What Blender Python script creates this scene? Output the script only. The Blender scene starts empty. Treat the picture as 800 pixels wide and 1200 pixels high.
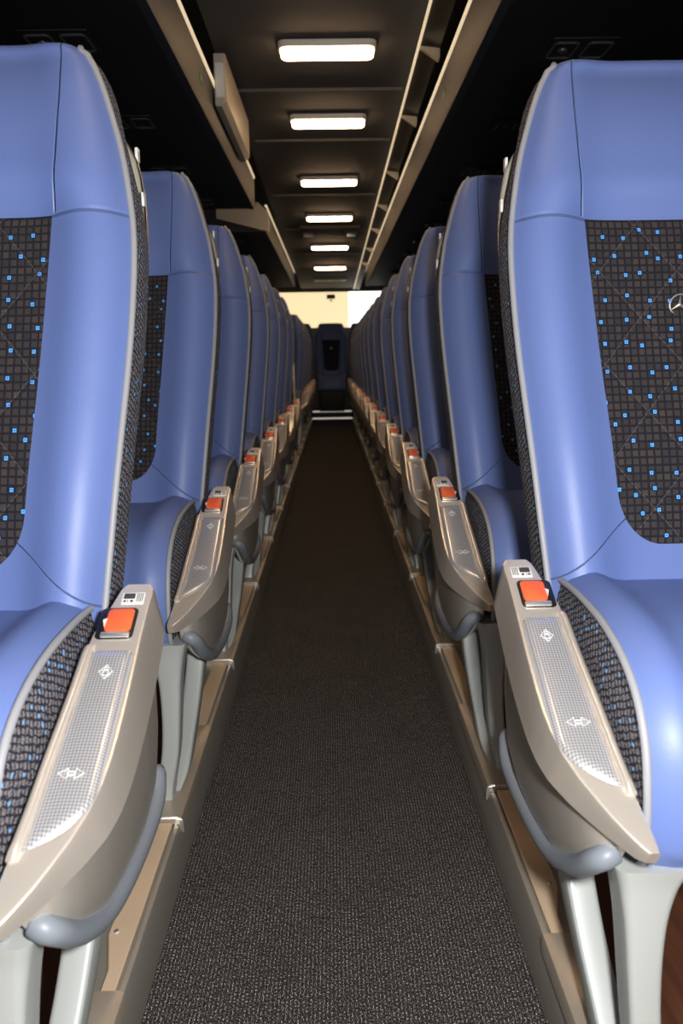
import bpy, math, random
from mathutils import Vector, Matrix
random.seed(4)
PI = math.pi
sc = bpy.context.scene
C = sc.collection

# ------------------------------------------------------------------ camera
cam_d = bpy.data.cameras.new('camera'); cam = bpy.data.objects.new('camera', cam_d); C.objects.link(cam)
cam_d.sensor_fit = 'VERTICAL'; cam_d.sensor_height = 36; cam_d.sensor_width = 24; cam_d.lens = 28
cam_d.clip_start = .02; cam_d.clip_end = 60
Yc = Vector((-12, 180, -933)).normalized()
rr = math.radians(1.0)
Zc = Vector((-math.sin(rr), math.cos(rr), 0)); Zc = (Zc - Zc.dot(Yc)*Yc).normalized()
Xc = Yc.cross(Zc)
M = Matrix((Xc, Yc, Zc)).to_4x4()
M.translation = Vector((-.001, 0, .96))
cam.matrix_world = M
cam_d.dof.use_dof = True; cam_d.dof.focus_distance = 1.35; cam_d.dof.aperture_fstop = 6.3
sc.camera = cam

# ------------------------------------------------------------------ light and exposure
sc.view_settings.view_transform = 'Standard'; sc.view_settings.look = 'None'
sc.view_settings.gamma = 1; sc.view_settings.use_curve_mapping = False
sc.view_settings.exposure = 0.0
w = bpy.data.worlds.new('world'); sc.world = w; w.use_nodes = True
w.node_tree.nodes['Background'].inputs[0].default_value = (.80, .90, 1, 1)
w.node_tree.nodes['Background'].inputs[1].default_value = .05
def light(name, kind, loc, energy, color, **k):
    d = bpy.data.lights.new(name, kind); o = bpy.data.objects.new(name, d); C.objects.link(o)
    o.location = loc; d.energy = energy; d.color = color
    for a, b in k.items():
        if a == 'rot': o.rotation_euler = b
        else: setattr(d, a, b)
    return o
light('camera_flash', 'POINT', (.10, .03, .99), 80, (1, .97, .95), shadow_soft_size=.035)
light('windscreen_daylight', 'AREA', (0, -2.3, 1.6), 2.5, (.86, .93, 1), shape='RECTANGLE', size=2.2, size_y=1.3, rot=(PI/2, 0, 0))

# ------------------------------------------------------------------ materials
def mat(name, col, rough=.5, metal=0., **k):
    m = bpy.data.materials.new(name); m.use_nodes = True
    b = m.node_tree.nodes['Principled BSDF']
    b.inputs['Base Color'].default_value = (*col, 1); b.inputs['Roughness'].default_value = rough
    b.inputs['Metallic'].default_value = metal
    for a, v in k.items(): b.inputs[a].default_value = v
    return m
class N:
    def __init__(s, m): s.t = m.node_tree; s.b = s.t.nodes['Principled BSDF']
    def new(s, typ, **k):
        n = s.t.nodes.new(typ)
        for a, v in k.items(): setattr(n, a, v)
        return n
    def lk(s, a, b): s.t.links.new(a, b)
    def m(s, op, a, b=None, c=None, clamp=False):
        n = s.new('ShaderNodeMath', operation=op); n.use_clamp = clamp
        for i, v in enumerate((a, b, c)):
            if v is None: continue
            if isinstance(v, (int, float)): n.inputs[i].default_value = v
            else: s.lk(v, n.inputs[i])
        return n.outputs[0]
    def mix(s, f, a, b):
        n = s.new('ShaderNodeMix', data_type='RGBA')
        for i, v in ((0, f), (6, a), (7, b)):
            if isinstance(v, (int, float)): n.inputs[i].default_value = v
            elif isinstance(v, tuple): n.inputs[i].default_value = (*v, 1)
            else: s.lk(v, n.inputs[i])
        return n.outputs[2]
    def uv(s):
        t = s.new('ShaderNodeTexCoord'); x = s.new('ShaderNodeSeparateXYZ'); s.lk(t.outputs['UV'], x.inputs[0])
        return t.outputs['UV'], x.outputs[0], x.outputs[1]
    def noise(s, vec, scale, detail=2):
        n = s.new('ShaderNodeTexNoise'); n.inputs['Scale'].default_value = scale; n.inputs['Detail'].default_value = detail
        if vec is not None: s.lk(vec, n.inputs['Vector'])
        return n.outputs[0]
    def bump(s, h, strength, dist):
        n = s.new('ShaderNodeBump'); n.inputs['Strength'].default_value = strength; n.inputs['Distance'].default_value = dist
        s.lk(h, n.inputs['Height']); s.lk(n.outputs[0], s.b.inputs['Normal'])
def add_noise_bump(m, scale, strength, dist):
    n = N(m); t = n.new('ShaderNodeTexCoord'); n.bump(n.noise(t.outputs['Object'], scale, 3), strength, dist)

BLUE = (.128, .192, .455)
leather = mat('blue_leather', BLUE, .48); add_noise_bump(leather, 260, .12, .001)
# backrest leather: sewn seams as grooves (uv in metres, x across from the seat middle, y height)
leather_back = mat('blue_leather_backrest', BLUE, .48)
n = N(leather_back); uvo, ux, uy = n.uv()
ax = n.m('ABSOLUTE', ux)
def groove(d, wd): return n.m('SUBTRACT', 1, n.m('DIVIDE', n.m('ABSOLUTE', d), wd, clamp=True))
wav = n.m('MULTIPLY', n.m('SINE', n.m('MULTIPLY', n.m('SUBTRACT', ax, .132), 27)), .006)
g1 = n.m('MULTIPLY', groove(n.m('SUBTRACT', n.m('SUBTRACT', uy, 1.157), wav), .0045), n.m('GREATER_THAN', ax, .137))
g2 = n.m('MULTIPLY', groove(n.m('SUBTRACT', ax, n.m('SUBTRACT', .147, n.m('MULTIPLY', n.m('POWER', n.m('SUBTRACT', uy, 1.28), 2), .4))), .0022), n.m('GREATER_THAN', uy, 1.157))
g3 = n.m('MULTIPLY', groove(n.m('SUBTRACT', uy, n.m('SUBTRACT', .745, n.m('MULTIPLY', n.m('SUBTRACT', ax, .08), .75))), .0016), n.m('LESS_THAN', uy, .735))
g = n.m('MAXIMUM', n.m('MAXIMUM', g1, g2), g3)
tc = n.new('ShaderNodeTexCoord'); ns = n.noise(tc.outputs['Object'], 260, 3)
wr = n.noise(tc.outputs['Object'], 9, 2)
h = n.m('ADD', n.m('MULTIPLY', g, -1.0), n.m('ADD', n.m('MULTIPLY', ns, .06), n.m('MULTIPLY', wr, .5)))
n.bump(h, .8, .004)

def fabric(name):
    m = mat(name, (.02, .02, .025), .95)
    n = N(m); uvo, ux, uy = n.uv()
    cs = .011
    cx = n.m('DIVIDE', ux, cs); cy = n.m('DIVIDE', uy, cs)
    fx = n.m('SUBTRACT', n.m('FRACT', cx), .5); fy = n.m('SUBTRACT', n.m('FRACT', cy), .5)
    ch = n.m('MAXIMUM', n.m('ABSOLUTE', fx), n.m('ABSOLUTE', fy))
    comb = n.new('ShaderNodeCombineXYZ'); n.lk(n.m('FLOOR', cx), comb.inputs[0]); n.lk(n.m('FLOOR', cy), comb.inputs[1])
    wn = n.new('ShaderNodeTexWhiteNoise', noise_dimensions='3D'); n.lk(comb.outputs[0], wn.inputs['Vector'])
    rnd = wn.outputs['Value']
    fine = n.noise(uvo, 900, 2)
    tile = n.mix(rnd, (.024, .022, .024), (.058, .045, .039))
    tile = n.mix(n.m('GREATER_THAN', fine, .55), tile, (.022, .020, .026))
    col = n.mix(n.m('GREATER_THAN', ch, .36), tile, (.006, .006, .012))
    # regular-irregular lattice of cyan dots: one per 2.4 cell block, random within it
    bs = .034
    bx = n.m('DIVIDE', ux, bs); by = n.m('DIVIDE', uy, bs)
    cb = n.new('ShaderNodeCombineXYZ'); n.lk(n.m('FLOOR', bx), cb.inputs[0]); n.lk(n.m('FLOOR', by), cb.inputs[1]); cb.inputs[2].default_value = 7.3
    w2 = n.new('ShaderNodeTexWhiteNoise', noise_dimensions='3D'); n.lk(cb.outputs[0], w2.inputs['Vector'])
    sp = n.new('ShaderNodeSeparateColor'); n.lk(w2.outputs['Color'], sp.inputs[0])
    dx = n.m('SUBTRACT', n.m('FRACT', bx), n.m('ADD', .2, n.m('MULTIPLY', sp.outputs[0], .6)))
    dy = n.m('SUBTRACT', n.m('FRACT', by), n.m('ADD', .2, n.m('MULTIPLY', sp.outputs[1], .6)))
    dd = n.m('MULTIPLY', n.m('MAXIMUM', n.m('ABSOLUTE', dx), n.m('ABSOLUTE', dy)), bs)
    halo = n.m('LESS_THAN', dd, .0044); dot = n.m('LESS_THAN', dd, .0026); core = n.m('LESS_THAN', dd, .0008)
    col = n.mix(halo, col, (.004, .010, .04)); col = n.mix(dot, col, (.10, .40, .90)); col = n.mix(core, col, (.01, .03, .12))
    # quilting lines
    def diag(sgn):
        q = n.m('ADD', n.m('MULTIPLY', ux, 1.15), n.m('MULTIPLY', uy, sgn))
        q = n.m('ABSOLUTE', n.m('SUBTRACT', n.m('FRACT', n.m('ADD', n.m('DIVIDE', q, .135), .5)), .5))
        return n.m('MULTIPLY', q, .135)
    ql = n.m('MINIMUM', diag(1), diag(-1))
    dash = n.m('GREATER_THAN', n.m('FRACT', n.m('DIVIDE', uy, .006)), .3)
    st = n.m('MULTIPLY', n.m('LESS_THAN', ql, .0008), dash)
    col = n.mix(n.m('MULTIPLY', st, .55), col, (.16, .14, .15))
    n.lk(col, n.b.inputs['Base Color'])
    hh = n.m('ADD', n.m('MULTIPLY', n.m('LESS_THAN', ch, .36), .25), n.m('ADD', n.m('MULTIPLY', fine, .3), n.m('DIVIDE', ql, .008, clamp=True)))
    n.bump(hh, .7, .003)
    return m
fab = fabric('woven_fabric_panel')
fab_side = mat('woven_fabric_side', (.03, .03, .04), .95)
n = N(fab_side); uvo, ux, uy = n.uv()
mp = n.new('ShaderNodeMapping'); mp.inputs['Rotation'].default_value = (0, 0, .5)
nzv = n.new('ShaderNodeTexNoise'); nzv.inputs['Scale'].default_value = 120; n.lk(uvo, nzv.inputs['Vector'])
va = n.new('ShaderNodeVectorMath', operation='MULTIPLY_ADD'); n.lk(nzv.outputs['Color'], va.inputs[0]); va.inputs[1].default_value = (.009, .009, 0); n.lk(uvo, va.inputs[2]); n.lk(va.outputs[0], mp.inputs[0])
sx = n.new('ShaderNodeSeparateXYZ'); n.lk(mp.outputs[0], sx.inputs[0])
cs = .0082
cx = n.m('DIVIDE', sx.outputs[0], cs*1.0); cy = n.m('DIVIDE', sx.outputs[1], cs)
ch = n.m('MAXIMUM', n.m('ABSOLUTE', n.m('SUBTRACT', n.m('FRACT', cx), .5)), n.m('ABSOLUTE', n.m('SUBTRACT', n.m('FRACT', cy), .5)))
fine = n.noise(uvo, 700, 2)
tile = n.mix(n.m('GREATER_THAN', fine, .5), (.30, .285, .30), (.07, .07, .09))
col = n.mix(n.m('GREATER_THAN', ch, .34), tile, (.008, .008, .018))
cb = n.new('ShaderNodeCombineXYZ'); n.lk(n.m('FLOOR', cx), cb.inputs[0]); n.lk(n.m('FLOOR', cy), cb.inputs[1])
w2 = n.new('ShaderNodeTexWhiteNoise', noise_dimensions='3D'); n.lk(cb.outputs[0], w2.inputs['Vector'])
dot = n.m('MULTIPLY', n.m('LESS_THAN', ch, .22), n.m('GREATER_THAN', w2.outputs['Value'], .88))
col = n.mix(dot, col, (.12, .45, .92))
n.lk(col, n.b.inputs['Base Color']); n.bump(n.m('ADD', fine, n.m('MULTIPLY', n.m('LESS_THAN', ch, .34), .6)), .6, .002)

piping_m = mat('grey_piping', (.31, .32, .345), .5)
shell_m = mat('cream_plastic', (.62, .57, .46), .35)
champ = mat('champagne_paint', (.84, .77, .68), .29, .66); add_noise_bump(champ, 900, .04, .0004)
satin = mat('satin_champagne_shield', (.72, .68, .61), .33, .7)
legm = mat('silver_leg_paint', (.44, .47, .455), .38, .15)
footm = mat('bracket_paint', (.60, .53, .43), .36, .6)
platem = mat('tan_cover_plate', (.92, .70, .48), .38, .3); add_noise_bump(platem, 1200, .03, .0003)
railm = mat('anodised_rail', (.46, .44, .39), .42, .6)
rubber = mat('blue_grey_rubber', (.20, .225, .26), .45)
orange = mat('orange_button', (.85, .13, .045), .35)
blackp = mat('black_plastic', (.012, .012, .014), .35)
chrome = mat('chrome', (.75, .75, .75), .28, .8)
white_m = mat('white_print', (.75, .75, .74), .4)
darkp = mat('dark_print', (.05, .05, .05), .5)
padm = mat('silver_weave_pad', (.4, .4, .42), .25, .5)
n = N(padm); uvo, ux, uy = n.uv()
a = n.m('SINE', n.m('MULTIPLY', n.m('ADD', ux, uy), PI/.0036)); b_ = n.m('SINE', n.m('MULTIPLY', n.m('SUBTRACT', ux, uy), PI/.0036))
pr = n.m('ADD', n.m('MULTIPLY', n.m('MULTIPLY', a, b_), .5), .5)
n.lk(n.mix(pr, (.26, .265, .28), (.80, .80, .82)), n.b.inputs['Base Color'])
n.b.inputs['Coat Weight'].default_value = .8; n.b.inputs['Coat Roughness'].default_value = .07
carpet = mat('dark_rib_carpet', (.03, .03, .03), 1.0)
n = N(carpet); t = n.new('ShaderNodeTexCoord'); s_ = n.new('ShaderNodeSeparateXYZ'); n.lk(t.outputs['Object'], s_.inputs[0])
mp = n.new('ShaderNodeMapping'); mp.inputs['Scale'].default_value = (1, .45, 1); n.lk(t.outputs['Object'], mp.inputs[0])
f1 = n.noise(mp.outputs[0], 620, 2); f2 = n.noise(t.outputs['Object'], 6, 3)
rib = n.m('ADD', n.m('MULTIPLY', n.m('SINE', n.m('MULTIPLY', s_.outputs[0], 2*PI/.0062)), .5), .5)
sp = n.m('MULTIPLY', n.m('SUBTRACT', f1, .53), 11, clamp=True)
v = n.m('MULTIPLY', sp, n.m('ADD', .12, n.m('MULTIPLY', rib, .88)))
col = n.mix(v, (.028, .026, .025), (.62, .60, .58))
col = n.mix(n.m('MULTIPLY', n.m('SUBTRACT', f2, .45, clamp=True), .5), col, (.012, .011, .011))
n.lk(col, n.b.inputs['Base Color']); n.bump(n.m('ADD', rib, f1), .7, .003)
n.b.inputs['Specular IOR Level'].default_value = .15
wood = mat('brown_wood_floor', (.09, .035, .02), .45)
n = N(wood); t = n.new('ShaderNodeTexCoord'); mp = n.new('ShaderNodeMapping'); mp.inputs['Scale'].default_value = (14, .8, 1); n.lk(t.outputs['Object'], mp.inputs[0])
n.lk(n.mix(n.noise(mp.outputs[0], 4, 4), (.028, .010, .006), (.17, .065, .035)), n.b.inputs['Base Color'])
ceil_m = mat('grey_brown_ceiling', (.074, .074, .074), .8)
ceil_seam = mat('ceiling_seam', (.10, .095, .09), .6)
black_m = mat('black_rack_underside', (.004, .004, .005), .55)
wall_m = mat('dark_side_wall', (.03, .03, .032), .8)
band_m = mat('grey_rack_face', (.016, .021, .028), .6)
gold_m = mat('warm_aluminium_trim', (.80, .66, .45), .28, .7)
slot_m = mat('dark_brown_slot', (.035, .025, .018), .6)
housing_m = mat('pale_housing', (.45, .42, .36), .45)
frame_m = mat('dark_grey_frame', (.05, .05, .052), .35)
green_m = mat('green_label', (.01, .12, .05), .5)
bez_m = mat('lamp_bezel', (.7, .68, .62), .4)
def emit(name, col, st):
    m = mat(name, (.8, .8, .8), .4); b = m.node_tree.nodes['Principled BSDF']
    b.inputs['Emission Color'].default_value = (*col, 1); b.inputs['Emission Strength'].default_value = st
    return m
lamp_m = emit('lit_diffuser', (1, .64, .36), 23)
blind_m = emit('backlit_cream_blind', (1, .80, .46), 1.0)
bright_m = emit('bright_window_glass', (1, .97, .9), 2.2)
strip_m = emit('emissive_step_edge', (1, .93, .82), .45)  # pale rear step edges, brightened by weak emission in the material
edge_line_m = emit('emissive_edge_line', (1, .78, .48), .7)  # thin warm lines on rack edges and channel, drawn with weak emission

# ------------------------------------------------------------------ mesh builders
class MB:
    def __init__(s): s.v = []; s.f = []; s.uv = {}
    def quad_uv(s, face_i, uvs): s.uv[face_i] = uvs
    def grid(s, fn, nu, nv, uvf=None, flip=False):
        b = len(s.v)
        for j in range(nv+1):
            for i in range(nu+1): s.v.append(tuple(fn(i/nu, j/nv)))
        for j in range(nv):
            for i in range(nu):
                q = [b+j*(nu+1)+i, b+j*(nu+1)+i+1, b+(j+1)*(nu+1)+i+1, b+(j+1)*(nu+1)+i]
                if uvf:
                    uu = [uvf(*s.v[k]) for k in q]
                    if flip: uu = uu[::-1]
                    s.uv[len(s.f)] = uu
                s.f.append(q[::-1] if flip else q)
        return s
    def loft(s, rings, cap=True, close=True):
        b = len(s.v); m = len(rings[0])
        for r in rings: s.v += [tuple(p) for p in r]
        for j in range(len(rings)-1):
            for i in range(m if close else m-1):
                k = (i+1) % m
                s.f.append([b+j*m+i, b+j*m+k, b+(j+1)*m+k, b+(j+1)*m+i])
        if cap:
            s.f.append([b+i for i in range(m)][::-1]); s.f.append([b+(len(rings)-1)*m+i for i in range(m)])
        return s
    def tube(s, pts, r, n=8, ry=None, closed=False):
        pts = [Vector(p) for p in pts]; rings = []
        up = Vector((0, 0, 1)); prev = None
        for i, p in enumerate(pts):
            if closed: d = pts[(i+1) % len(pts)] - pts[i-1]
            else: d = pts[min(i+1, len(pts)-1)] - pts[max(i-1, 0)]
            d.normalize()
            if prev is None:
                a = d.cross(Vector((1, 0, 0)));
                if a.length < .3: a = d.cross(Vector((0, 0, 1)))
                a.normalize()
            else:
                a = (prev - prev.dot(d)*d).normalized()
            prev = a; c = d.cross(a)
            ra = r[i] if isinstance(r, (list, tuple)) else r
            rb = ra if ry is None else ry
            rings.append([p + a*ra*math.cos(2*PI*k/n) + c*rb*math.sin(2*PI*k/n) for k in range(n)])
        if closed: rings.append(rings[0]); return s.loft(rings, False)
        return s.loft(rings)
    def box(s, x0, x1, y0, y1, z0, z1, bv=0):
        # bevelled box: stacked rounded rings
        if bv <= 0:
            b = len(s.v)
            s.v += [(x0,y0,z0),(x1,y0,z0),(x1,y1,z0),(x0,y1,z0),(x0,y0,z1),(x1,y0,z1),(x1,y1,z1),(x0,y1,z1)]
            for q in ((0,3,2,1),(4,5,6,7),(0,1,5,4),(1,2,6,5),(2,3,7,6),(3,0,4,7)): s.f.append([b+i for i in q])
            return s
        rings = []
        for z, ins in ((z0, bv), (z0+bv*.3, bv*.3), (z0+bv, 0), (z1-bv, 0), (z1-bv*.3, bv*.3), (z1, bv)):
            rings.append(rrect((x0+x1)/2, (y0+y1)/2, (x1-x0)/2-ins, (y1-y0)/2-ins, bv, z))
        return s.loft(rings)
    def build(s, name, m, parent=None, side=1, org=(0, 0, 0), smooth=True, angle=40):
        me = bpy.data.meshes.new(name)
        vs = [(side*(x-org[0]), y-org[1], z-org[2]) for x, y, z in s.v]
        fs = [f if side > 0 else f[::-1] for f in s.f]
        me.from_pydata(vs, [], fs)
        if s.uv:
            L = me.uv_layers.new(name='uv')
            for pi, p in enumerate(me.polygons):
                if pi in s.uv:
                    uu = s.uv[pi] if side > 0 else s.uv[pi][::-1]
                    for k, li in enumerate(p.loop_indices): L.data[li].uv = uu[k]
        me.materials.append(m)
        o = bpy.data.objects.new(name, me); C.objects.link(o)
        if smooth:
            me.shade_smooth(); me.set_sharp_from_angle(angle=math.radians(angle))
        if parent: o.parent = parent
        return o
def rrect(cx, cy, hx, hy, r, z, n=4):
    r = min(r, hx*.99, hy*.99); P = []
    for (sx, sy, a0) in ((1, 1, 0), (-1, 1, 90), (-1, -1, 180), (1, -1, 270)):
        for k in range(n+1):
            a = math.radians(a0+90*k/n)
            P.append((cx+sx*(hx-r)+r*math.cos(a), cy+sy*(hy-r)+r*math.sin(a), z))
    return P
def ring_uz(y, u0, u1, z0, z1, r, n=4):       # rounded rectangle in the u,z plane at depth y
    return [(a, y, b) for a, b, _ in rrect((u0+u1)/2, (z0+z1)/2, (u1-u0)/2, (z1-z0)/2, r, 0, n)]
def interp(T, x):
    if x <= T[0][0]: return T[0][1:] if len(T[0]) > 2 else T[0][1]
    for a, b in zip(T, T[1:]):
        if x <= b[0]:
            t = (x-a[0])/(b[0]-a[0])
            if len(a) > 2: return tuple(a[k]+(b[k]-a[k])*t for k in range(1, len(a)))
            return a[1]+(b[1]-a[1])*t
    return T[-1][1:] if len(T[-1]) > 2 else T[-1][1]
def cr(pts, n):                                # Catmull-Rom resample
    P = [Vector(p) for p in pts]; P = [2*P[0]-P[1]]+P+[2*P[-1]-P[-2]]; out = []
    for i in range(1, len(P)-2):
        for k in range(n):
            t = k/n; a, b, c, d = P[i-1:i+3]
            out.append(.5*((2*b)+(c-a)*t+(2*a-5*b+4*c-d)*t*t+(3*b-a-3*c+d)*t**3))
    out.append(P[-2]); return out
def tag(o, label=None, cat=None, group=None, kind=None):
    if label: o['label'] = label
    if cat: o['category'] = cat
    if group: o['group'] = group
    if kind: o['kind'] = kind
    return o
def empty(name, loc):
    o = bpy.data.objects.new(name, None); C.objects.link(o); o.location = loc; o.empty_display_size = .1; return o
def copy_tree(o, parent=None):
    c = o.copy(); C.objects.link(c); c.parent = parent
    for ch in list(o.children): copy_tree(ch, c)
    return c
ORD = ['first', 'second', 'third', 'fourth', 'fifth', 'sixth', 'seventh', 'eighth', 'ninth', 'tenth', 'eleventh', 'twelfth', 'thirteenth', 'fourteenth', 'fifteenth', 'sixteenth']

# ------------------------------------------------------------------ the setting
P = .788; YR = 1.01; YL = .92; NROW = 14; YEND = 12.7
def struct(mb, name, m, **k): return tag(mb.build(name, m, **k), kind='structure')
XC = .302
floor = struct(MB().box(-XC, XC, -1.6, 11.62, -.03, 0), 'floor', carpet, smooth=False)
for s_, nm in ((-1, 'floor_platform_left'), (1, 'floor_platform_right')):
    struct(MB().box(.325, 1.28, -1.6, 11.62, 0, .095), nm, wood, side=s_, smooth=False)
def rail_ring(y):
    return [(.303, y, -.02), (.297, y, .010), (.2955, y, .105), (.299, y, .113), (.306, y, .115), (.309, y, .108), (.330, y, .108), (.334, y, .112), (.372, y, .112), (.378, y, .106), (.378, y, -.02)][::-1]
for s_, nm in ((-1, 'trim_1'), (1, 'trim_2')):
    struct(MB().loft([rail_ring(-1.6), rail_ring(11.6)]), nm, railm, side=s_)
# rear step with two pale edges
struct(MB().box(-XC-.9, XC+.9, 11.63, 11.95, -.02, .10), 'trim_3', black_m, smooth=False)
struct(MB().box(-XC-.9, XC+.9, 11.95, YEND, -.02, .18), 'trim_4', black_m, smooth=False)
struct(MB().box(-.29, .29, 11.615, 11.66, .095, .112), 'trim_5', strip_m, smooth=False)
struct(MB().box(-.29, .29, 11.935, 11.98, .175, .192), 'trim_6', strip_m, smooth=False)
HC = lambda y: .96+1.2-.017*(y-3.5)
def ceil_fn(a, b):
    y = -1.6+b*(YEND+1.6); x = -.445+.89*a; return (x, y, HC(y)+.015*(1-(x/1.28)**2))
mb = MB().grid(ceil_fn, 8, 24)
mb.grid(lambda a, b: (lambda p: (p[0], p[1], p[2]+.03))(ceil_fn(a, b)), 8, 24, flip=True)
struct(mb, 'ceiling', ceil_m)
tag(MB().box(-1.33, 1.33, -1.6, YEND, 2.30, 2.33).build('roof', black_m, smooth=False), kind='structure')
k_ = 7
for yy in (2.6, 3.92, 4.72, 6.1, 7.5, 9.0, 10.4):
    struct(MB().box(-.40, .345, yy, yy+.006, HC(yy)+.002, HC(yy)+.018), 'trim_%d' % k_, ceil_seam, smooth=False); k_ += 1
for s_, nm in ((-1, 'wall_left'), (1, 'wall_right')):
    struct(MB().box(1.28, 1.33, -1.6, YEND, 0, 2.3), nm, wall_m, side=s_, smooth=False)
# rear wall round the window
wz0, wz1, wx = 1.43, 1.965, .80
mb = MB()
mb.box(-1.28, 1.28, YEND, YEND+.05, 0, wz0); mb.box(-1.28, 1.28, YEND, YEND+.05, wz1, 2.3)
mb.box(-1.28, -wx, YEND, YEND+.05, wz0, wz1); mb.box(wx, 1.28, YEND, YEND+.05, wz0, wz1)
struct(mb, 'wall_back', mat('grey_rear_wall', (.16, .15, .14), .6), smooth=False)
win = tag(MB().box(-wx, .28, YEND+.01, YEND+.03, wz0, wz1).build('window_1', blind_m, smooth=False), kind='structure')
tag(MB().box(.28, wx, YEND+.01, YEND+.03, wz0, wz1).build('window_2', bright_m, smooth=False), kind='structure')

# overhead racks --------------------------------------------------
ZR = 1.86
def rack(name, s_, y0, y1, label, endcap=False):
    r = empty(name, (s_*.86, y0, ZR))
    org = (.86, y0, ZR)
    mb = MB().box(.475, 1.275, y0, y1, ZR, ZR+.02); mb.box(.475, 1.275, y0, y0+.012, ZR+.02, ZR+.16)
    mb.build('underside', black_m, r, s_, org, smooth=False)
    sec = lambda y: [(.452, y, ZR-.004), (.447, y, ZR+.01), (.448, y, ZR+.165), (.455, y, ZR+.17), (.475, y, ZR+.165), (.480, y, ZR-.004)]
    MB().loft([sec(y0), sec(y1)]).build('front_band', band_m, r, s_, org)
    MB().loft([[(.443, y, ZR+.170), (.443, y, ZR+.182), (.456, y, ZR+.182), (.456, y, ZR+.170)] for y in (y0, y1)]).build('edge_trim', edge_line_m, r, s_, org)
    return tag(r, label, 'luggage rack')
rack('luggage_rack', -1, -1.5, 5.1, 'near overhead luggage rack left of the aisle, black underneath with grey front band')
r2 = rack('luggage_rack', -1, 6.0, 10.5, 'far overhead luggage rack left of the aisle, behind the gap, with pale end cap')
mb = MB(); yy = 6.0
mb.loft([[(.43, yy-.03*t, 1.855), (.43, yy-.03*t, 1.985), (.50, yy-.03*t, 2.055), (.80, yy-.03*t, 2.055), (.80, yy-.03*t, 1.95)] for t in (0, 1)])
mb.build('end_cap', housing_m, r2, -1, (.86, 6.0, ZR), angle=30)
rr_ = rack('luggage_rack', 1, -1.5, 10.5, 'long overhead luggage rack right of the aisle, black underneath with grey front band')
# right-hand cove: channel, two bright lines, wedge brackets
cove = empty('ceiling_cove', (.40, -1.5, 2.1))
def hc2(y, d): return HC(y)-d
mb = MB().grid(lambda a, b: (.364+.078*a, -1.5+b*(YEND+1.4), hc2(-1.5+b*(YEND+1.4), .004)-.02*a), 1, 20, flip=True)
mb.build('channel', slot_m, cove, 1, (.40, -1.5, 2.1))
def strip(x0, x1, d0, d1, z_abs=None):
    R = []
    for k in range(21):
        y = -1.5+k/20*(YEND+1.4)
        t = HC(y)-d0 if z_abs is None else z_abs; b = HC(y)-d1 if z_abs is None else z_abs-.012
        R.append([(x0, y, t), (x1, y, t), (x1, y, b), (x0, y, b)][::-1])
    return MB().loft(R)
strip(.358, .364, .002, .02).build('inner_edge_line', edge_line_m, cove, 1, (.40, -1.5, 2.1))
tag(cove, 'dark ceiling channel with thin bright warm edge lines right of the ceiling lamps', 'ceiling trim')
for i, yy in enumerate([2.55, 3.36, 4.2, 5.3, 6.3, 7.3, 8.4, 9.5]):
    o = empty('channel_bracket', (.40, yy, 2.08)); z = HC(yy)
    MB().loft([[(.366, yy+t, z-.03), (.436, yy+t, z-.075), (.440, yy+t, z-.06), (.440, yy+t, z-.03), (.366, yy+t, z-.022)] for t in (0, .022)]).build('wedge', gold_m, o, 1, (.40, yy, 2.08), angle=30)
    tag(o, 'small pale wedge bracket in the ceiling channel, %s from the camera' % ORD[i], 'bracket', 'wedge brackets in the ceiling channel')
# folded monitor housing under the ceiling, left
mh = empty('monitor_housing', (-.45, 3.40, 1.94))
def hring(y, ins):
    return [(-.395-ins, y, 2.135-ins*0), (-.395-ins, y, 1.965+ins), (-.415-ins, y, 1.945+ins), (-.440, y, 1.945+ins), (-.440, y, 2.135)]
MB().loft([hring(3.395, .006), hring(3.40, 0), hring(4.30, 0), hring(4.31, .006)][::-1]).build('casing', housing_m, mh, 1, (-.45, 3.40, 1.94), angle=30)
MB().box(-.435, -.403, 3.390, 3.394, 1.975, 2.10).build('face_plate', white_m, mh, 1, (-.45, 3.40, 1.94), smooth=False)
tag(mh, 'pale folded monitor housing hanging from the ceiling left of the first lamps', 'monitor housing')

# ceiling lamps ---------------------------------------------------
def make_lamp():
    r = empty('ceiling_light', (0, 0, 0))
    R = [rrect(0, 0, .192, .058, .03, 0, 5), rrect(0, 0, .192, .058, .03, -.014, 5), rrect(0, 0, .186, .052, .028, -.022, 5)]
    MB().loft(R[::-1]).build('bezel', bez_m, r)
    R = [rrect(0, .010, .184, .040, .022, -.016, 5), rrect(0, .010, .182, .038, .022, -.036, 5), rrect(0, .010, .176, .032, .02, -.042, 5)]
    MB().loft(R[::-1]).build('diffuser', lamp_m, r)
    return r
lp = make_lamp()
for i, (yy, nm) in enumerate([(3.42, None), (4.32, None), (5.6, None), (6.85, None), (8.4, None), (10.0, None), (2.3, 'x'), (1.0, 'x')]):
    o = lp if i == 0 else copy_tree(lp)
    o.location = (.004, yy, HC(yy)+.008); o.rotation_euler = (-.017, 0, 0)
    if nm is None: tag(o, 'lit oblong ceiling lamp over the aisle, %s from the camera' % ORD[i], 'ceiling lamp', 'ceiling lamps over the aisle')
    else: tag(o, 'lit oblong ceiling lamp above and %s the camera' % ('just ahead of' if yy > 2 else 'nearest over'), 'ceiling lamp', 'ceiling lamps over the aisle')

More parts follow.
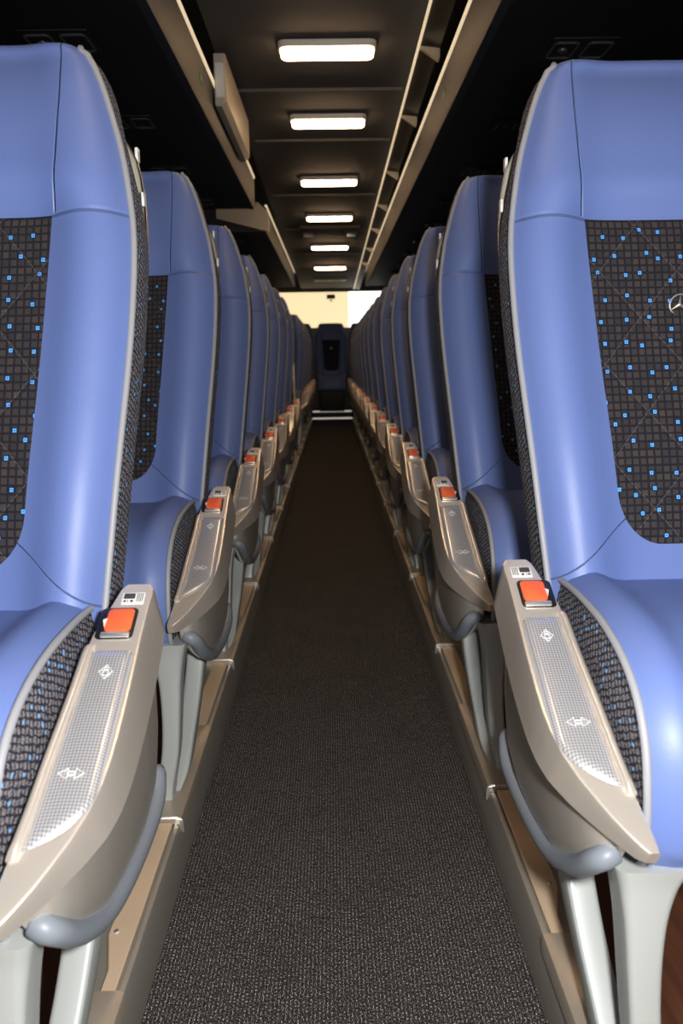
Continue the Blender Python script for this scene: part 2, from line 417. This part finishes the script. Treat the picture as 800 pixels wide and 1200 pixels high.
# passenger service panels in rack undersides ---------------------
def make_psu(s_):
    r = empty('reading_light_panel', (0, 0, 0))
    mb = MB(); 
    mb.box(-.10, .10, -.085, .085, -.006, 0, .004)
    mb.build('panel', black_m, r)
    mb = MB().tube([(x, y, -.008) for x, y, _ in rrect(-.05, 0, .035, .06, .012, 0, 3)], .0035, 6, closed=True)
    mb.tube([(x, y, -.008) for x, y, _ in rrect(.05, 0, .035, .06, .012, 0, 3)], .0035, 6, closed=True)
    mb.build('frame', frame_m, r)
    MB().loft([[(x+c*.016*math.cos(a), .016*c*math.sin(a), z) for a in [2*PI*k/12 for k in range(12)]] for x, c, z in ((-.05, 1, -.004), (-.05, .8, -.012))][::-1]).build('lens', frame_m, r)
    return r
ps0 = make_psu(1)
first = True
for s_, nm, off in ((-1, 'left', 1.70), (1, 'right', 1.80)):
    for i in range(9):
        yy = off+P*(i+1)
        if s_ < 0 and 5.0 < yy < 6.15: continue
        o = ps0 if first else copy_tree(ps0); first = False
        o.location = (s_*.755, yy, ZR-.0005)
        tag(o, 'dark reading light panel under the %s rack, above seat row %s' % (nm, ['two', 'three', 'four', 'five', 'six', 'seven', 'eight', 'nine', 'ten'][i]), 'reading light', 'reading light panels under the racks')
for s_, x, yy, nm in ((-1, .4465, 3.05, 'left'), (1, .4465, 3.25, 'right')):
    o = MB().box(x-.0015, x+.001, yy, yy+.05, 1.93, 1.955).build('exit_sticker', green_m, None, s_, smooth=False)
    tag(o, 'tiny green sticker on the grey band of the %s rack' % nm, 'sticker')

# ------------------------------------------------------------------ the seat
UC = .515; Z0 = .095
OUT = [(.60, .304), (.64, .303), (.76, .292), (.87, .283), (.98, .275), (1.06, .2715), (1.12, .2715), (1.17, .276), (1.24, .288), (1.31, .308), (1.36, .326), (1.395, .344), (1.41, .350)]
_o = cr([(0, z, u) for z, u in OUT], 6)
OUTS = [(p[1], p[2]) for p in _o]
def edge_u(z): return interp(OUTS, z)
def back_y(z): return .09+(z-.645)*.317 + .02*math.exp(-((z-.80)/.12)**2)*-0.5
def front_pt(a, z):            # a in -1..1 across; aisle side a=-1
    hw = UC-edge_u(z)
    x = UC+hw*a
    e = abs(a)
    bol = .030*math.exp(-((e-.76)/.20)**2) * (1 if z < 1.15 else max(.35, 1-(z-1.15)*4))
    roll = .020*max(0, (e-.86)/.14)**2.2-.020
    head = .012*max(0, min(1, (z-1.160)/.05)) * (1-e**4*.6)
    crown = .012*(1-e*e)*(-1+1.5*max(0, min(1, (z-1.158)/.05)))
    tp = max(0, min(1, (z-1.27)/.12)); tp = .034*tp*tp*(1-e**4)
    return Vector((x, back_y(z)-bol+roll-head-crown+tp, z))
def top_pts():
    # height parameter list: front rows then a roll over the top
    return
def gfac(z): return 1-.5*math.exp(-((z-1.255)/.075)**2)
def back_surface(a, b):
    # b 0..1 : front from z .60 to 1.385, then a rolled crest
    if b < .86:
        return front_pt(a, .60+(1.388-.60)*b/.86)
    t = (b-.86)/.14; th = t*PI*.62
    base = front_pt(a, 1.388)
    e = abs(a); r = .017*(1-.25*e**3)
    crest = .004*(1-e**4)
    z = 1.388+(r+crest)*math.sin(th)
    hw = UC-edge_u(1.388+.035*math.sin(th)); 
    return Vector((UC+hw*a*(1-.02*t), base.y+r*(1-math.cos(th))*1.15, z))
GD = .082                      # gusset depth
org_s = None
def seat_body(r, s_, org, extra=0.0, aisle=True):
    """soft parts of one place; extra shifts it towards the window"""
    sh = lambda p: (p[0]+extra, p[1], p[2])
    mb = MB().grid(lambda a, b: sh(back_surface(2*a-1, b)), 40, 64, uvf=lambda x, y, z: (x-UC-extra, z))
    mb.build('backrest', leather_back, r, s_, org, angle=80)
    # patterned middle panel
    def pan(a, b):
        b = math.sin(b*PI/2); z = 1.157+(.693-1.157)*b
        e = 2*a-1
        hw = .137-.030*b
        if b > .84: hw *= (max(0, 1-((b-.84)/.16)**2))**.5*.55+.45
        x = e*hw
        hwb = UC-edge_u(z)
        p = front_pt(x/hwb, z)
        lift = .0035*min(1, (1-abs(e))*12)*min(1, (1-b)*25)*min(1, b*30)
        return sh((p.x, p.y-lift-.0006, p.z))
    MB().grid(pan, 28, 40, uvf=lambda x, y, z: (x-UC-extra, z), flip=True).build('fabric_panel', fab, r, s_, org, angle=80)
    # side gussets, pipings
    for sg in ((-1, 1) if aisle else (-1,)):
        zs = [.60+(1.388-.60)*k/40 for k in range(41)]
        ed = [front_pt(sg, z) for z in zs] + [back_surface(sg, .86+.14*k/6) for k in range(1, 5)]
        def gus(a, b):
            p = ed[min(len(ed)-1, int(round(b*(len(ed)-1))))]
            bulge = .006*math.sin(PI*a)
            return sh((p.x+sg*(bulge*.5+.003*a), p.y+GD*gfac(p.z)*a, p.z))
        MB().grid(gus, 6, len(ed)-1, uvf=lambda x, y, z: (y, z), flip=(sg < 0)).build('side_fabric', fab_side, r, s_, org, angle=80)
        MB().tube([sh((p.x-sg*-.001, p.y-.001, p.z)) for p in ed], .0048, 8).build('piping', piping_m, r, s_, org, angle=80)
    # rear shell
    def shell(a, b):
        z = .62+(1.345-.62)*b
        th = PI*a                        # from aisle edge round the back to the other edge
        hw = UC-edge_u(z)-.001+.013*math.exp(-((z-1.25)/.09)**2)
        taper = 1-.25*max(0, (b-.85)/.15)**2
        x = UC-hw*math.cos(th)*taper if True else 0
        c = math.sin(th)**.5
        d = .030+.028*math.exp(-((z-1.18)/.17)**2)
        return sh((x, back_y(z)+.078*gfac(z)+d*c, z))
    mb = MB().grid(shell, 24, 30)
    # close the top
    mb.grid(lambda a, b: (lambda p, q: (p[0]+(q[0]-p[0])*b, p[1]+(q[1]-p[1])*b, p[2]+(q[2]-p[2])*b))(shell(a, 1), sh((UC-(UC-edge_u(1.345))*math.cos(PI*a)*.8, back_y(1.345)+.04, 1.39))), 24, 4)
    mb.build('back_shell', shell_m, r, s_, org, angle=60)
    # cushion
    prof = cr([(.15, .640), (.08, .648), (0, .652), (-.08, .650), (-.14, .641), (-.19, .624), (-.228, .598), (-.254, .56), (-.266, .51), (-.268, .46), (-.255, .425), (-.20, .412)], 4) if False else cr([(0, .15, .640), (0, .08, .648), (0, 0, .652), (0, -.08, .650), (0, -.14, .641), (0, -.19, .624), (0, -.228, .598), (0, -.254, .56), (0, -.266, .51), (0, -.268, .46), (0, -.255, .428), (0, -.20, .415)], 4)
    U0, U1 = .316, .714
    def cus(a, b):
        i = min(len(prof)-1, int(round(b*(len(prof)-1)))); p = prof[i]
        q = prof[min(i+1, len(prof)-1)]-prof[max(i-1, 0)]; nrm = Vector((0, -q.z, q.y)).normalized()
        if nrm.z < 0 and nrm.y > 0: nrm = -nrm
        nrm = Vector((0, q.z, -q.y)).normalized()
        e = abs(2*a-1)
        off = .016*math.exp(-((e-.80)/.14)**2)-.004*(1-e*e)-.006*max(0, (e-.93)/.07)**2
        if i > len(prof)-8: off *= .5
        return sh((U0+(U1-U0)*a, p.y+nrm.y*off, p.z+nrm.z*off))
    MB().grid(cus, 36, len(prof)-1, uvf=lambda x, y, z: (x, y), flip=True).build('seat_cushion', leather, r, s_, org, angle=80)
    for sg, uu in (((-1, U0), (1, U1)) if aisle else ((-1, U0),)):
        def sd(a, b):
            i = min(len(prof)-1, int(round(b*(len(prof)-1)))); p = prof[i]
            c = Vector((0, .02, .50))
            q = p.lerp(c, a)
            return sh((uu+sg*.010*math.sin(min(1, a*2.2)*PI/2), q.y, q.z))
        MB().grid(sd, 8, len(prof)-1, uvf=lambda x, y, z: (y, z), flip=(sg < 0)).build('cushion_side', fab_side, r, s_, org, angle=80)
        MB().tube([sh((uu, p.y, p.z)) for p in prof], .0048, 8).build('cushion_piping', piping_m, r, s_, org, angle=80)

SL = math.radians(27)
dv = Vector((0, -math.cos(SL), -math.sin(SL))); nv = Vector((0, -math.sin(SL), math.cos(SL)))
A0 = Vector((0, 0, .652))
def ap(u, s, h=0):            # point on the arm: across, along (downhill), above its face
    return Vector((u, 0, 0))+A0+dv*s+nv*h
ARM = [(-.066, .232, .266, .034), (-.062, .2275, .270, .055), (-.055, .225, .272, .066), (-.02, .226, .280, .074), (.02, .226, .290, .078), (.05, .2255, .293, .078), (.10, .2245, .294, .074), (.15, .2245, .296, .069), (.19, .2255, .298, .063),
       (.22, .2285, .299, .058), (.25, .2345, .300, .051), (.28, .245, .302, .044), (.305, .257, .304, .038), (.325, .268, .306, .032), (.345, .281, .308, .027), (.357, .290, .309, .023), (.363, .296, .308, .018)]
def arm_ring(s, uo, ui, t):
    # clockwise outline with a bevel at the outer top edge
    bv = min(.0025, (ui-uo)*.15); fl = .007*max(0, min(1, (.345-s)/.10))*min(1, (s+.072)/.03); uo += .0045*min(1, (ui-uo)/.05)
    def sd(k): return (uo-fl*k, -bv-(t-bv)*k)
    pts = [(uo+bv, 0), (uo+bv*1.6, .0001), (ui-bv*2, .0001), (ui-bv, 0), (ui-.001, -.001), (ui, -.003), (ui, -.005), (ui, -t*.6), (ui, -t+.002), (ui-.002, -t), (uo+.004, -t), (uo-fl+.003, -t), sd(.97), sd(.92), sd(.5), sd(.08), (uo+.0003, -bv*1.1), (uo+bv*.3, -bv*.3)]
    return [ap(u, s, h) for u, h in pts]
def make_seat(s_, yrow):
    org = (UC, 0, Z0)
    r = empty('coach_seat', (s_*UC, yrow, Z0))
    seat_body(r, s_, org)
    seat_body(r, s_, org, extra=.49, aisle=False)
    B = lambda mb, nm, m, par=r, ang=40: mb.build(nm, m, par, s_, org, angle=ang)
    # seat pan under both cushions
    MB().box(.330, 1.215, -.235, .20, .405, .50, .02).build('seat_pan', legm, r, s_, org)
    # emblem on the panel
    pc = front_pt(0, 1.03); em = MB(); ec = Vector((pc.x, pc.y-.007, 1.03))
    em.tube([ec+Vector((.0150*math.cos(a), 0, .0150*math.sin(a))) for a in [2*PI*k/28 for k in range(28)]], .0012, 6, closed=True)
    for k in range(3):
        a = PI/2+2*PI*k/3; tip = ec+Vector((.0145*math.cos(a), 0, .0145*math.sin(a)))
        l = ec+Vector((.0024*math.cos(a+PI/3), 0, .0024*math.sin(a+PI/3))); q = ec+Vector((.0024*math.cos(a-PI/3), 0, .0024*math.sin(a-PI/3)))
        b = len(em.v); em.v += [tuple(tip), tuple(l), tuple(ec+Vector((0, -.0022, 0))), tuple(q), tuple(ec+Vector((0, .001, 0)))]
        em.f += [[b, b+1, b+2], [b, b+2, b+3], [b, b+4, b+1], [b, b+3, b+4]]
    o = B(em, 'emblem', chrome); o['label'] = 'chrome three pointed star in a ring'
    # armrest, folded down beside the cushion
    dense = []
    for k in range(57):
        s = -.066+(.363+.066)*k/56
        dense.append(arm_ring(s, *interp(ARM, s)))
    arm = B(MB().loft(dense[::-1]), 'armrest', champ, ang=28)
    # inner raised lip
    R = []
    for k in range(30):
        s = .036+(.300-.036)*k/29; ui = interp(ARM, s)[1]
        e = min(1, (s-.034)/.01, (.302-s)/.012+.25)
        R.append([ap(ui-.0100, s, -.002), ap(ui-.0092, s, .0055*e), ap(ui-.0068, s, .008*e), ap(ui-.003, s, .008*e), ap(ui+.0005, s, .005*e), ap(ui+.001, s, -.012)])
    B(MB().loft(R[::-1]), 'lip', champ, arm, 50)
    # woven pad
    def pad(a, b):
        L = .2350; Rr = .2785+.009*b; u = L+(Rr-L)*a
        send = .213+.079*max(a, .0001)**.36; s0 = .046+.006*max(0, 1-a*8)
        s = s0+(send-s0)*b; Rr = interp(ARM, s)[1]-.0105; u = L+(Rr-L)*a
        h = .0040*min(1, a*7+.05, (1-a)*9+.1, b*22+.05, (1-b)*22+.05)**.5+.008*a*(1-a)*min(1, b*15, (1-b)*15)
        return ap(u, s, h)
    def paduv(x, y, z): return (x, (A0.y-y)/math.cos(SL))
    B(MB().grid(pad, 40, 60, uvf=paduv), 'arm_pad', padm, arm, 60)
    # pad marks: diamond lock and double arrow
    mk = MB(); hh = .0068
    def poly(pts, r_=.0005):
        mk.tube([ap(u, s, hh) for u, s in pts], r_, 5, closed=True)
    cu, cs_ = .259, .083
    poly([(cu, cs_-.010), (cu+.0075, cs_), (cu, cs_+.010), (cu-.0075, cs_)], .0006)
    poly([(cu-.003, cs_-.002), (cu+.003, cs_-.002), (cu+.003, cs_+.005), (cu-.003, cs_+.005)], .0006); poly([(cu-.002, cs_-.006), (cu+.002, cs_-.006), (cu+.002, cs_-.003), (cu-.002, cs_-.003)])
    o = B(mk, 'lock_mark', white_m, arm); o['label'] = 'white lock in a diamond'; mk = MB()
    cu, cs_ = .265, .213
    poly([(cu-.013, cs_), (cu-.004, cs_-.006), (cu-.004, cs_+.006)]); poly([(cu+.013, cs_), (cu+.004, cs_-.006), (cu+.004, cs_+.006)]); poly([(cu-.003, cs_-.002), (cu+.003, cs_-.002), (cu+.003, cs_+.002), (cu-.003, cs_+.002)])
    o = B(mk, 'arrow_mark', white_m, arm); o['label'] = 'white double arrow'
    def slab(u0, u1, s0, s1, h0, h1, bv):
        m_ = MB(); R = []
        for h_, i_ in ((h0, 0), (h1-bv*.4, 0), (h1, bv*.6)):
            R.append([ap(a, b, h_) for a, b, _ in rrect((u0+u1)/2, (s0+s1)/2, (u1-u0)/2-i_, (s1-s0)/2-i_, bv*1.4, 0)])
        m_.loft([x[::-1] for x in R]); return m_
    bt = B(slab(.2415, .2865, -.024, .028, -.010, .0022, .005), 'button_frame', blackp, arm)
    B(slab(.2450, .2765, -.0195, .0180, -.004, .0048, .0040), 'release_button', orange, bt)
    B(slab(.2450, .2790, .0190, .0265, -.004, .0040, .001), 'chrome_bar', chrome, bt)
    tip = MB(); tip.box(.2765, .2815, -.003, .003, .6585, .6615) if False else tip.loft([[ap(.2755, -.002, .003), ap(.280, .001, .003), ap(.2765, .012, .003)], [ap(.2755, -.002, .0056), ap(.280, .001, .0056), ap(.2765, .012, .0056)]][::-1])
    B(tip, 'button_mark', white_m, bt)
    st = B(slab(.2385, .2660, -.050, -.0305, -.001, .0014, .0006), 'sticker', white_m, arm)
    st['label'] = 'white sticker with small dark pictogram'
    pk = slab(.2500, .2640, -.048, -.0385, .001, .0018, .0004)
    for (a0, a1, b0, b1) in ((.2515, .2550, -.0365, -.0325), (.2575, .2585, -.0365, -.0325), (.2600, .2635, -.0360, -.0330)):
        q = slab(a0, a1, b0, b1, .001, .0018, .0003); k0 = len(pk.v); pk.v += q.v; pk.f += [[i+k0 for i in f] for f in q.f]
    for j in range(4):
        q = slab(.2400+.0022*j, .2410+.0022*j, -.048, -.033, .001, .0017, .0002); k0 = len(pk.v); pk.v += q.v; pk.f += [[i+k0 for i in f] for f in q.f]
    B(pk, 'pictogram', darkp, st)
    # side shield below the arm
    R = []
    SH = [(.175, .268, .290, .46, .52), (.165, .256, .292, .40, .58), (.14, .246, .293, .36, .625), (.10, .239, .294, .338, .645), (.04, .236, .294, .330, .625), (-.02, .236, .294, .332, .60), (-.08, .2365, .294, .340, .57), (-.14, .238, .295, .354, .535), (-.18, .241, .296, .376, .515), (-.215, .246, .297, .398, .495), (-.24, .253, .298, .418, .482), (-.256, .262, .299, .436, .472), (-.266, .274, .297, .450, .466)]
    for k in range(49):
        y = .175-(.175+.266)*k/48
        u0, u1, z0, z1 = interp(sorted(SH), y); u0 += .010
        zz = z1-z0; rg = []
        for (fu, fz) in ((.45, 0), (.25, .02), (.08, .07), (.0, .16), (-.02, .35), (0, .6), (.05, 1), (.9, 1), (1, .9), (1, .15), (.9, .03), (.7, 0)):
            f2 = .30*(1-min(1, fz/.45))**2
            rg.append((u0+(u1-u0)*max(fu, 0)+(u1-u0)*f2*(1-max(fu, 0)), y, z0+zz*fz))
        R.append(rg)
    shd = B(MB().loft(R[::-1]), 'side_shield', satin, ang=45)
    path = cr([(.268, .165, .372), (.262, .12, .345), (.262, .04, .337), (.262, -.05, .343), (.263, -.13, .358), (.265, -.19, .385), (.267, -.225, .408), (.270, -.250, .430), (.277, -.260, .441), (.289, -.256, .446)], 5)
    B(MB().tube(path, [.010]+[.0135]*(len(path)-2)+[.009], 12), 'rubber_bumper', rubber, ang=80)
    # front leg, flared at the top
    def leg(st, name, lab=None):
        R = []
        ks = cr([(s[0], s[1], s[2]) for s in st], 5); ws = cr([(s[3], s[4], 0) for s in st], 5)
        for c, w_ in zip(ks, ws):
            R.append([(c.x+a, c.y+b, c.z) for a, b, _ in rrect(0, 0, w_.x, w_.y, min(w_.x, w_.y)*.4, 0, 4)])
        return B(MB().loft(R), name, legm, ang=60)
    leg([(.336, -.285, .128, .017, .030), (.333, -.283, .16, .0160, .024), (.323, -.275, .22, .0165, .022), (.320, -.262, .29, .0175, .024), (.321, -.250, .36, .022, .027), (.324, -.243, .405, .031, .031), (.328, -.240, .432, .042, .036)], 'leg')
    leg([(.330, -.245, .128, .016, .045), (.320, -.215, .155, .0195, .036), (.314, -.165, .20, .018, .032), (.308, -.11, .26, .018, .032), (.304, -.06, .33, .019, .032), (.304, -.03, .39, .019, .034), (.304, -.02, .42, .019, .036)], 'leg')
    # foot bracket clamped on the rail
    fb = MB(); R = []
    for y, hz, wi in ((-.362, 0, 0), (-.35, .0, 0), (-.30, .006, 0), (-.22, .012, 0), (-.12, .010, 0), (-.03, .003, 0), (.012, 0, 0)):
        R.append([(.2925, y, .098), (.2915, y, .122), (.2935, y, .1285), (.300, y, .131), (.310, y, .131+hz*.35), (.325, y, .131+hz), (.350, y, .131+hz), (.366, y, .129), (.370, y, .116), (.370, y, .112), (.299, y, .115)])
    fb.loft(R, True)
    foot = B(fb, 'foot_bracket', footm, ang=50)
    B(MB().tube([(.368, -.3625, .1275), (.302, -.3625, .1275), (.2925, -.3625, .122), (.291, -.3625, .100)], .0022, 6), 'edge', chrome, foot)
    # wall side support
    MB().box(1.17, 1.21, -.24, .10, .095, .42, .01).build('wall_leg', legm, r, s_, org)
    # belt buckle and webbing at the back of the cushion
    bb = MB().tube([(.318, .13, .60), (.316, .10, .625), (.308, .09, .636), (.303, .075, .630)], [.008, .008, .007, .005], 8)
    B(bb, 'belt_anchor', blackp, ang=60)
    bb = MB().tube([(.520, .10, .640), (.524, .03, .668), (.528, -.015, .676)], [.007, .009, .011], 10); B(bb, 'belt_buckle', blackp, ang=60)
    # small coat hook tabs on the rear shell edge
    for z_ in (1.262, 1.195):
        xx = edge_u(z_)-.013*math.exp(-((z_-1.25)/.09)**2)+.0035
        MB().box(xx-.0015, xx+.003, back_y(z_)+.060, back_y(z_)+.074, z_-.010, z_+.010, .001).build('shell_clip', white_m, r, s_, org)
    return r
protos = {}
for s_, nm, yb, rows in ((1, 'right', YR, list(range(NROW))), (-1, 'left', YL, [0, 1, 2, 3, 4, 5, 6]+list(range(9, NROW)))):
    p0 = None
    for j, i in enumerate(rows):
        if p0 is None: p0 = o = make_seat(s_, yb)
        else: o = copy_tree(p0)
        o.location = (s_*UC, yb+P*i, Z0)
        if j == 0: lb = 'blue leather coach seat nearest the camera on the %s side of the aisle' % nm
        elif j == len(rows)-1: lb = 'blue leather coach seat farthest down the %s side of the aisle' % nm
        else: lb = 'blue leather coach seat on the %s side, %s from the camera' % (nm, ORD[j])
        tag(o, lb, 'seat', 'coach seats %s of the aisle' % nm)

# tan cover plates between the feet
pl0 = {}
for s_, nm, yb, rows in ((1, 'right', YR, range(-1, 10)), (-1, 'left', YL, range(-1, 7))):
    base = None
    for i in rows:
        yy = yb+P*(i+1)-P+.014
        if base is None:
            base = o = empty('cover_plate', (s_*.335, yy, .112))
            R = [[(.311, y, .112), (.310, y, .118), (.312, y, .120), (e-.002, y, .120), (e, y, .118), (e, y, .112)] for y, e in ((.003, .331), (.05, .331), (.12, .350), (.33, .350), (.408, .350))]
            MB().loft(R).build('plate', platem, o, s_, (.335, 0, .112), angle=30)
            MB().loft([[(.338+.004*c*math.cos(a), .125+.004*c*math.sin(a), z) for a in [2*PI*k/12 for k in range(12)]] for z, c in ((.118, 1), (.1215, 1), (.122, .6))]).build('screw', chrome, o, s_, (.335, 0, .112))
        else: o = copy_tree(base)
        o.location = (s_*.335, yy, .112)
        k = i+1
        tag(o, 'tan metal cover plate on the %s floor rail, %s from the camera' % (nm, ORD[k]), 'cover plate', 'cover plates on the %s floor rail' % nm)

# rear bench: five forward-facing places ---------------------------
def rear_seat(x, label):
    r = empty('rear_seat', (x, 12.15, .18))
    org = (UC, 0, .10)
    seat_body(r, 1, org)
    MB().box(.33, .70, -.22, .20, .10, .44, .01).build('base', black_m, r, 1, org)
    pc = front_pt(0, 1.03)
    MB().loft([[(pc.x+.014*c*math.cos(a), pc.y-.006-d, 1.03+.014*c*math.sin(a)) for a in [2*PI*k/12 for k in range(12)]] for c, d in ((1, 0), (.6, .003))]).build('emblem', chrome, r, 1, org)
    return tag(r, label, 'seat', 'seats of the rear bench')
rs = rear_seat(0, 'blue and black rear seat facing up the aisle, under the rear window')
for k, (x, t) in enumerate(((-.50, 'immediately left of the middle one'), (.50, 'immediately right of the middle one'), (-1.0, 'at the left wall'), (1.0, 'at the right wall'))):
    o = copy_tree(rs); o.location.x = x; o['label'] = 'blue rear bench seat '+t
# things at the rear window
o = empty('exit_sign', (0, YEND-.03, 1.87)); 
MB().box(-.055, .075, YEND-.04, YEND, 1.86, 1.925, .004).build('case', blackp, o, 1, (0, YEND-.03, 1.87))
MB().box(-.045, .065, YEND-.042, YEND-.039, 1.868, 1.917).build('face', green_m, o, 1, (0, YEND-.03, 1.87), smooth=False)
tag(o, 'small dark green sign at the top of the cream rear window', 'sign')
o = MB().tube([(.01, YEND, 1.835), (.01, YEND-.03, 1.835)], .016, 12).build('camera_dome', blackp); tag(o, 'small round dark sensor below the sign on the rear window', 'sensor')
# smoke/vent slots on ceiling near the rear
o = empty('ceiling_vent', (0, 11.4, HC(11.4)))
MB().box(-.22, .22, 11.3, 11.5, HC(11.4)-.012, HC(11.4)+.02, .005).build('panel', housing_m, o, 1, (0, 11.4, HC(11.4)))
MB().box(-.16, -.03, 11.35, 11.44, HC(11.4)-.016, HC(11.4)-.011).box(.03, .16, 11.35, 11.44, HC(11.4)-.016, HC(11.4)-.011).build('slot', blackp, o, 1, (0, 11.4, HC(11.4)), smooth=False)
tag(o, 'pale ceiling vent panel with two dark slots just before the rear window', 'vent')
o = empty('ceiling_hatch', (0, 7.7, HC(7.7)))
MB().box(-.26, .27, 7.35, 8.05, HC(7.7)-.008, HC(7.7)+.02, .006).build('lid', ceil_m, o, 1, (0, 7.7, HC(7.7)))
MB().box(-.24, -.15, 7.5, 7.8, HC(7.7)-.014, HC(7.7)-.007, .002).box(.16, .25, 7.5, 7.8, HC(7.7)-.014, HC(7.7)-.007, .002).build('hatch_grip', frame_m, o, 1, (0, 7.7, HC(7.7)))
tag(o, 'dark roof hatch between the fourth and fifth ceiling lamps', 'roof hatch')
# grab pole and partition at the gap in the left row
o = empty('grab_pole', (-.335, 7.15, .11))
MB().tube([(-.335, 7.15, .11), (-.335, 7.15, .93)], .016, 14).build('pole', gold_m, o, 1, (-.335, 7.15, .11))
MB().tube([(-.335, 7.15, .11), (-.335, 7.15, .125)], .035, 14).build('base_flange', gold_m, o, 1, (-.335, 7.15, .11))
o.location = (-.335, 7.15, .11)
tag(o, 'short brass coloured grab pole standing in the gap of the left seat row', 'pole')
